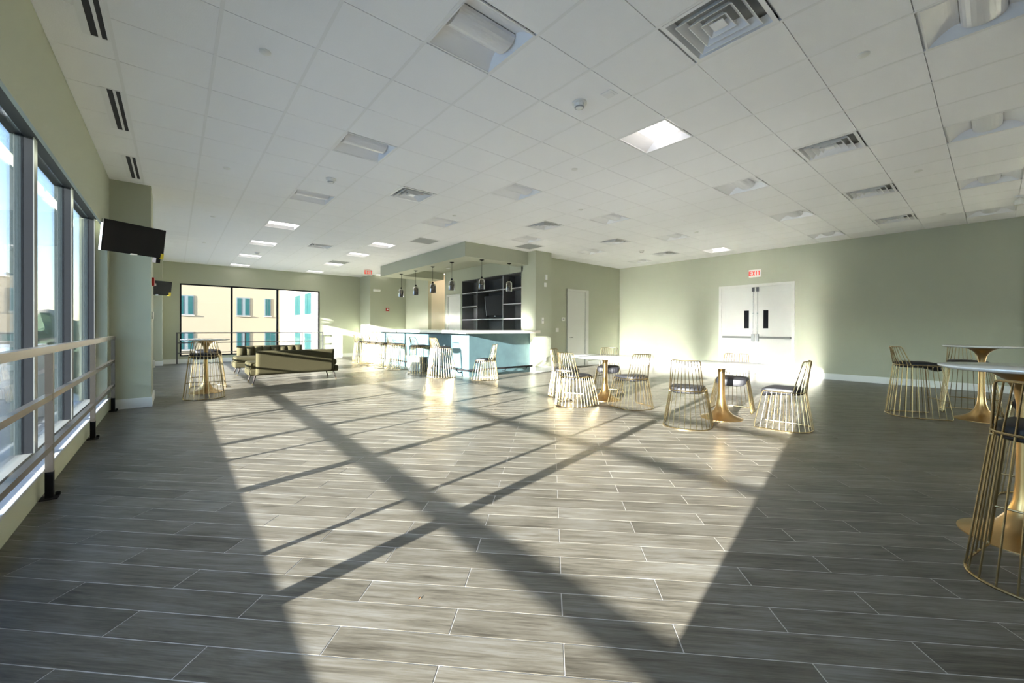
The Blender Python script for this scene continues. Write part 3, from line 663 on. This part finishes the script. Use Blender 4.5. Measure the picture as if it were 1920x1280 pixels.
# ------------------------------------------------------------------ wire chairs and stools
def dplan(xf, b, d, n=28):
    """U-shaped plan from front left over the back to front right; x forward"""
    pts = []; side = xf; arc = 0; m = 40; raw = [(xf, b)]
    for k in range(m+1):
        a = PI/2+PI*k/m; c, s = math.cos(a), math.sin(a)
        raw.append((math.copysign(abs(c)**.8, c)*d, math.copysign(abs(s)**.72, s)*b))
    raw.append((xf, -b)); return raw
def along(raw, s):
    L = [0]
    for a, b in zip(raw, raw[1:]): L.append(L[-1]+math.dist(a, b))
    t = s*L[-1]
    for k in range(len(raw)-1):
        if t <= L[k+1] or k == len(raw)-2:
            u = (t-L[k])/max(1e-9, L[k+1]-L[k]); return (raw[k][0]+(raw[k+1][0]-raw[k][0])*u, raw[k][1]+(raw[k+1][1]-raw[k][1])*u)
def fillet(pts, r, n=5):
    out = []; m = len(pts)
    for i in range(m):
        p0, p, p1 = Vector(pts[i-1]), Vector(pts[i]), Vector(pts[(i+1) % m])
        a, b = (p0-p), (p1-p)
        if a.angle(b) > 2.6: out.append(p); continue
        ra = min(r, a.length*.45); rb = min(r, b.length*.45); qa = p+a.normalized()*ra; qb = p+b.normalized()*rb
        for k in range(n+1):
            u = k/n; out.append(qa*(1-u)**2+p*2*u*(1-u)+qb*u*u)
    return out
def make_wire_seat(name, hs, ht, stool):
    sb, sd_, sf = .212, .215, .205
    bb_, bd_, bf = (.285, .285, .285) if not stool else (.295, .295, .295)
    seat = dplan(sf, sb, sd_); base = dplan(bf, bb_, bd_)
    t = bpy.data.objects.new(name, None); t.empty_display_size = .1; COL.objects.link(t)
    n = 44; z0 = .008
    loop = [(*along(seat, k/n), hs) for k in range(n+1)]+[(*along(base, 1-k/n), z0) for k in range(n+1)]
    MB().tube(fillet(loop, .05), .0075, 8, closed=True).build('frame', GOLD, t, smooth=True)
    NW = 22
    for k in range(1, NW):
        s = k/NW
        p, q = along(seat, s), along(base, s)
        MB().cyl((*q, z0), (*p, hs), .0046, 6).build('wire', GOLD, t)
    # back
    s0, s1 = .285, .715
    tw, tb = .165, -.265
    pl, pr = along(seat, s0), along(seat, s1)
    top = []
    for k in range(13):
        u = -1+2*k/12; top.append((tb+.055*u*u, -u*-1*0+(-u)*-tw if False else (tw*-u), ht))
    path = [(*pl, hs)]+[(x, y, z) for x, y, z in top]+[(*pr, hs)]
    pv = [Vector(p) for p in path]
    pf = [pv[0]]
    for i in range(1, len(pv)-1):
        if i in (1, len(pv)-2):
            a, b = pv[i-1]-pv[i], pv[i+1]-pv[i]; qa = pv[i]+a.normalized()*.03; qb = pv[i]+b.normalized()*min(.026, b.length*.95)
            for k in range(5): u = k/4; pf.append(qa*(1-u)**2+pv[i]*2*u*(1-u)+qb*u*u)
        else: pf.append(pv[i])
    pf.append(pv[-1])
    MB().tube(pf, .0065, 8).build('back_frame', GOLD, t, smooth=True)
    kk = [k for k in range(1, NW) if s0+.02 < k/NW < s1-.02]
    for i, k in enumerate(kk):
        p = along(seat, k/NW); u = -1+2*(i+1)/(len(kk)+1)
        MB().cyl((*p, hs), (tb+.055*u*u, -u*tw, ht), .0046, 6).build('back_wire', GOLD, t)
    # cushion: stack of scaled plans with a lip over the front
    plan = [along(seat, k/36) for k in range(37)]
    plan = [(x*.965, y*.965) for x, y in plan]+[(sf+.028, -sb*.80), (sf+.040, -sb*.4), (sf+.042, 0), (sf+.040, sb*.4), (sf+.028, sb*.80)]
    lv = [(.90, -.034), (.98, -.022), (1.0, 0), (1.0, .022), (.965, .036), (.86, .044), (.5, .050)]
    vs = []; fs = []; m = len(plan)
    for sc, dz in lv:
        for x, y in plan:
            drop = -.045*max(0, (x-.15)/.09)**1.5 if dz < .03 else -.02*max(0, (x*sc-.15)/.09)
            vs.append((x*sc, y*sc, hs+dz+max(drop, -.05)))
    for i in range(len(lv)-1):
        for k in range(m): fs.append((i*m+k, (i+1)*m+k, (i+1)*m+(k+1) % m, i*m+(k+1) % m))
    fs.append(tuple(range(m))); fs.append(tuple((len(lv)-1)*m+k for k in range(m-1, -1, -1)))
    b = MB(); b.add(vs, fs); b.build('seat_cushion', VINYL, t, smooth=True)
    MB().cyl((-.12, -sb+.01, hs-.02), (-.12, sb-.01, hs-.02), .006, 6).cyl((.12, -sb+.01, hs-.02), (.12, sb-.01, hs-.02), .006, 6).build('seat_support', GOLD, t)
    if stool:
        u = .33; f = sf+(bf-sf)*(1-u); w = sb+(bb_-sb)*(1-u)
        MB().cyl((f, -w, hs*u), (f, w, hs*u), .0065, 8).build('footrest', GOLD, t)
    return t
chair = make_wire_seat('wire_chair', .465, .85, False)
stool = make_wire_seat('wire_bar_stool', .735, .995, True)
first = {'c': True, 's': True}
def seat_at(kind, x, y, ang, label, grp):
    src = chair if kind == 'c' else stool
    o = src if first[kind] else copy_tree(src); first[kind] = False
    o.location = (x, y, 0); o.rotation_euler = (0, 0, ang); tag(o, label, 'chair' if kind == 'c' else 'bar stool', grp); return o
def face(x, y, tx, ty): return math.atan2(ty-y, tx-x)
T1 = (5.80, 4.38); T2 = (5.86, 2.44); TR = (8.54, .108); TN = (3.85, -.12); TLt = (.457, 9.61)
g1 = 'gold wire dining chairs around the round tables'
for x, y, tgt, lb in ((5.06, 2.53, T2, 'gold wire chair with its back to the viewer, left of the nearer round table'), (5.93, 1.69, T2, 'gold wire chair seen from the side, right of the nearer round table'), (6.62, 2.58, T2, 'gold wire chair facing the viewer behind the nearer round table'),
                      (4.98, 4.38, T1, 'gold wire chair at the left front of the farther round table'), (5.52, 5.08, T1, 'gold wire chair mostly hidden behind the left front chair of the farther table'), (6.55, 4.86, T1, 'gold wire chair facing the viewer behind the farther round table'), (5.56, 3.66, T1, 'gold wire chair at the right front of the farther round table')):
    seat_at('c', x, y, face(x, y, *tgt) if x != 5.06 else .36, lb, g1)
seat_at('c', 5.80, 7.90, math.atan2(.80, -.6), 'low gold wire chair standing alone at the corner of the blue bar', 'low chair by the bar')
g2 = 'gold wire bar stools at the bar'
for x, y, a, lb in ((5.14, 8.98, .05, 'gold wire bar stool nearest the corner of the bar'), (5.06, 9.92, .0, 'gold wire bar stool second along the bar, before the white bin'), (5.08, 11.50, .0, 'gold wire bar stool third along the bar, beyond the white bin'), (5.02, 12.16, .0, 'gold wire bar stool fourth along the bar'), (5.02, 12.80, .0, 'gold wire bar stool fifth along the bar'), (5.02, 13.44, .0, 'gold wire bar stool sixth along the bar'), (5.0, 14.15, .0, 'gold wire bar stool at the far end of the bar, in bright sun')):
    seat_at('s', x, y, a, lb, g2)
g3 = 'gold wire bar stools at the tall tables'
seat_at('s', 8.22, .74, face(8.22, .74, 8.55, .10), 'gold wire bar stool seen from the side, left of the far tall table', g3)
seat_at('s', 9.20, .26, face(9.20, .26, 8.54, .108), 'gold wire bar stool behind the far tall table against the right wall', g3)
seat_at('s', 3.25, -.21, -.22, 'large gold wire bar stool cut by the right edge, nearest the viewer', g3)
seat_at('s', 4.64, -.31, PI-.1, 'gold wire bar stool behind the pedestal of the near tall table', g3)
seat_at('s', .40, 8.90, PI/2-.05, 'gold wire bar stool with its back to the viewer at the left tall table', g3)
seat_at('s', .52, 10.40, -PI/2, 'gold wire bar stool behind the left tall table', g3)

# ------------------------------------------------------------------ pedestal tables
def pedestal_table(loc, H_, R_, tall, label, name):
    t = thing(name, label, 'table', (*loc, 0))
    zt = H_-.024; rb = .27
    if tall: pr = [(rb, 0), (rb, .006), (.235, .018), (.17, .045), (.11, .085), (.068, .15), (.045, .23), (.036, .34), (.032, .6), (.034, zt-.20), (.045, zt-.12), (.075, zt-.06), (.13, zt-.02), (.185, zt)]
    else: pr = [(rb, 0), (rb, .006), (.235, .018), (.16, .048), (.10, .10), (.065, .18), (.047, .28), (.042, .42), (.042, zt-.12), (.048, zt-.06), (.075, zt)]
    MB().lathe(pr, 40).build('pedestal', GOLDB, t, smooth=True)
    MB().lathe([(R_-.04, zt), (R_-.008, zt+.008), (R_, zt+.016), (R_-.001, zt+.0225), (R_-.004, zt+.024), (.001, zt+.024)], 72).build('tabletop', TOPW, t, smooth=True)
    return t
pedestal_table(T1, .755, .60, False, 'round white-topped table on a gold pedestal, farther of the two low tables', 'round_table')
pedestal_table(T2, .755, .61, False, 'round white-topped table on a gold pedestal, nearer of the two low tables', 'round_table')
pedestal_table(TR, 1.022, .38, True, 'tall white-topped gold pedestal table nearest the right wall', 'bar_table')
pedestal_table(TN, 1.022, .36, True, 'tall white-topped gold pedestal table cut by the right edge', 'bar_table')
pedestal_table(TLt, 1.01, .38, True, 'tall gold pedestal table in front of the far window', 'bar_table')

# ------------------------------------------------------------------ sofas
def sofa(loc, rz, label):
    t = thing('tufted_sofa', label, 'sofa', (*loc, 0), rz, group='olive tufted sofas')
    L2, bw = .92, .80          # half seat length, half back length; local +y = front
    MB().box(-L2, L2, -.30, .42, .19, .33).build('seat_base', OLIVE, t, bevel=.03)
    for s in (-1, 1): MB().box(s*L2/2-L2/2+.003, s*L2/2+L2/2-.003, -.20, .44, .33, .475).build('seat_cushion', OLIVE, t, bevel=.05)
    # tufted back
    nx, nz, hx = 64, 20, bw
    vs = []; fs = []
    def bulge(u, w):
        return .055*(abs(math.sin(u*8*PI))**.55)*(abs(math.sin((w*2)*PI))**.45)+.02
    for sd2 in (0, 1):
        for j in range(nz+1):
            for i in range(nx+1):
                u, w = i/nx, j/nz; x = -hx+2*hx*u; z = .20+.53*w; lean = -.36-.05*w
                edge = min(1, min(w, 1-w)*14, min(u, 1-u)*40)**.5
                y = lean+ (.0 if sd2 else .10+bulge(u, w)) if edge > .99 else lean+(.05+(-.05 if sd2 else .05+bulge(u, w))*edge)
                vs.append((x, y, z))
    n1 = (nx+1)*(nz+1)
    for j in range(nz):
        for i in range(nx):
            a = j*(nx+1)+i; fs.append((a, a+nx+1, a+nx+2, a+1)); fs.append((n1+a, n1+a+1, n1+a+nx+2, n1+a+nx+1))
    for i in range(nx):
        fs.append((i, i+1, n1+i+1, n1+i)); a = nz*(nx+1)+i; fs.append((a, n1+a, n1+a+1, a+1))
    for j in range(nz):
        a = j*(nx+1); fs.append((a, n1+a, n1+a+nx+1, a+nx+1)); a += nx; fs.append((a, a+nx+1, n1+a+nx+1, n1+a))
    b = MB(); b.add(vs, fs); bk = b.build('tufted_back', OLIVE, t, smooth=True)
    for i in range(1, 8):
        MB().lathe([(.014, 0), (.012, .006), (.002, .009)], 8).build('button', OLIVE, bk).location = (-hx+2*hx*i/8, -.36-.025+.112, .465)
    bk.children[0].rotation_euler = (0, 0, 0)
    for c in bk.children: c.rotation_euler = (-PI/2, 0, 0)
    for sx in (-1, 1):
        for y in (-.28, .34):
            MB().cyl((sx*(L2-.12), y, .195), (sx*(L2-.07), y+(.03 if y > 0 else -.03), .03), .022, 8, r1=.013).build('leg', WOODD, t)
            MB().cyl((sx*(L2-.07), y+(.03 if y > 0 else -.03), .03), (sx*(L2-.063), y+(.035 if y > 0 else -.035), 0), .014, 8, r1=.012).build('leg_tip', GOLDB, t)
    return t
sofa((2.14, 10.52), 0, 'olive tufted sofa with its back to the viewer')
sofa((2.09, 12.80), PI, 'olive tufted sofa facing the viewer, beyond the other sofa')

# open cabinet by the far window
t = thing('open_cabinet', 'low grey open cabinet beside the railing at the far window', 'cabinet', (5.0, 17.3, 0))
MB().box(-.02, .24, -.30, -.28, 0, .97).build('side_panel', CABG, t); MB().box(-.02, .24, .28, .30, 0, .97).build('side_panel', CABG, t)
MB().box(.22, .24, -.28, .28, 0, .97).build('back_panel', CABG, t)
for z in (.0, .31, .63, .95): MB().box(-.02, .22, -.28, .28, z, z+.02).build('shelf', CABG, t)

# dry leaf on the floor
o = MB().add([(-.012, 0, .001), (0, -.005, .002), (.012, 0, .001), (0, .005, .005), (.022, .002, .004), (.021, .003, .005)], [(0, 1, 2, 3), (2, 4, 5)]).build('dry_leaf', LEAFD); o.location = (.86, 1.68, .001); o.rotation_euler = (0, 0, .6); tag(o, 'tiny dry leaf lying on the sunlit foreground floor', 'leaf')

# hallway lamp
t = thing('hall_light', 'ceiling light inside the hallway behind the bar', 'ceiling light', (8.5, 13.83, 3.40))
MB().box(-.28, .28, -.28, .28, -.02, 0).build('housing', WHITEM, t)
MB().box(-.26, .26, -.26, .26, -.026, -.02).build('lens', mat('warm_lit_lens', (.9, .85, .78), .4, emit=(1, .72, .52), estr=5), t)

# ------------------------------------------------------------------ outside
gz = -9.5
gnd = MB().box(-260, 260, -200, 420, gz-.5, gz).build('ground', CONC); struct(gnd, 'grey ground far below outside the windows', 'ground')
def building(name, label, m, x0, x1, y0, y1, z1, wins, roof=True):
    t = thing(name, label, 'building', ((x0+x1)/2, y0, gz))
    org = Vector(t.location)
    w = MB().box(x0, x1, y0, y1, gz, z1).build('wall', m, t); w.location = -org
    if roof: r = MB().box(x0, x1, y0-.1, y1, z1, z1+.35).build('parapet', WHITEP, t); r.location = -org
    for (axis, a0, a1, z0, zz, curtain) in wins:
        def fb(p0, p1, q0, q1, d0, d1): return (p0, p1, y0-d1, y0-d0, q0, q1) if axis == 'y' else (x0-d1, x0-d0, p0, p1, q0, q1)
        o = MB().box(*fb(a0, a1, z0, zz, 0, .04)).build('window', SHUT, t); o.location = -org
        ms = [a0+.08, (a0+a1)/2-.03, (a0+a1)/2+.03, a1-.08]
        if curtain: ms = [a0+.08, a0+(a1-a0)*.36, a0+(a1-a0)*.64, a1-.08]
        MB().box(*fb(ms[0], ms[1], z0+.08, zz-.08, .04, .06)).build('pane', TEAL, o); MB().box(*fb(ms[2], ms[3], z0+.08, zz-.08, .04, .06)).build('pane', TEAL, o)
        MB().box(*fb(a0-.05, a1+.05, z0-.08, z0, 0, .12)).build('window_sill', CREAM2, o)
    return t
wn1 = []
for (a, b, c) in ((.20, 1.30, True), (4.38, 5.47, True), (6.63, 7.17, False), (-2.6, -1.5, True)):
    for z0 in (2.30, -.75, -3.9, 5.4): wn1.append(('y', a, b if not (a == 6.63 and z0 == -.75) else 7.6, z0, z0+(1.70 if z0 > 2 else 1.56), c))
building('apartment_building', 'cream apartment block with teal windows filling the far window', CREAM, -3.5, 7.95, 45.0, 58, 12.5, wn1)
wn2 = []
for (a, b) in ((36.6, 38.6), (33.2, 35.2), (29.5, 31.2)):
    for z0 in (2.2, -.9, -4.0, 5.3): wn2.append(('x', a, b, z0, z0+1.75, False))
building('apartment_building', 'sunlit pale wing of the apartment block at the right of the far window', CREAM2, 7.97, 22, 27.5, 58, 12.5, wn2)
building('distant_building', 'pale building beyond the nearest left window pane', CREAM2, -24, -9.75, 48, 51, 5.0, [('y', -15, -13.6, 0, 1.6, True), ('y', -12.5, -11.2, 0, 1.6, True)])
building('low_building', 'low flat-roofed building with a white edge beyond the left windows', ROOFM, -16, -6.4, 34, 40, -.25, [('y', -9.5, -8.3, -2.4, -1.1, True)])
for k, (y0, y1, zt, lb) in enumerate(((-150, -92, 6.4, 'unseen block added to hide low sky, far behind the viewer'), (-90, -38, 7.2, 'unseen block added to hide low sky, behind the viewer'), (-36, 14, 6.2, 'unseen block added to hide low sky, facing the long windows'), (16, 62, 7.0, 'unseen block added to hide low sky, facing the far windows'), (64, 130, 6.0, 'unseen block added to hide low sky, beyond the far windows'))):
    building('added_sky_block', lb, (CONC, CREAM2, ROOFM)[k % 3], -78, -60, y0, y1, zt, [('y', -72, -70, -3, -1.4, True), ('y', -67, -65, -3, -1.4, True)])  # row added out of view to keep horizon light off the right wall
t = thing('water_tower', 'small pale water tower on the skyline beyond the left windows', 'water tower', (-24.0, 150, gz))
MB().lathe([(2.2, 9.0), (2.4, 9.6), (2.4, 13.5), (1.6, 14.6), (.1, 15.0)], 20).build('tank', CREAM2, t, smooth=True)
for sx, sy in ((-1.5, -1.5), (1.5, -1.5), (1.5, 1.5), (-1.5, 1.5)): MB().cyl((sx, sy, 0), (sx, sy, 9.2), .25, 6).build('leg', ROOFM, t)
def tree(x, y, h, r, label, seed):
    rd = random.Random(seed); t = thing('tree', label, 'tree', (x, y, gz), group='trees beyond the left windows')
    MB().cyl((0, 0, 0), (0, 0, h*.6), .3, 8, r1=.15).build('trunk', BARK, t)
    bm = bmesh.new(); bmesh.ops.create_icosphere(bm, subdivisions=4, radius=1.0)
    for v in bm.verts:
        n = v.co.normalized(); k = 1+.18*math.sin(n.x*7+seed)+.15*math.sin(n.y*9+seed*2)+.13*math.sin(n.z*11+seed)+rd.uniform(-.09, .09)
        v.co = Vector((n.x*r*k, n.y*r*k, h*.62+n.z*h*.40*k))
    me = bpy.data.meshes.new('crown'); bm.to_mesh(me); bm.free(); me.materials.append(LEAF); o = bpy.data.objects.new('crown', me); COL.objects.link(o); o.parent = t
for k, (x, y, h, r, lb) in enumerate(((-11.3, 58, 10.3, 3.0, 'dark tree just right of the pale building beyond the left window'), (-10.5, 74, 10.6, 4.0, 'dark tree on the skyline beyond the nearest window mullion'), (-16.4, 95, 10.7, 6.5, 'broad dark tree on the skyline seen through the middle window pane'), (-12.5, 112, 10.8, 6.0, 'dark tree seen at the right of the middle window pane'), (-31, 130, 11.0, 8.0, 'broad dark tree below the water tower'), (-13, 168, 11.2, 9, 'distant dark tree seen through the last window pane'))): tree(x, y, h, r, lb, k+3)
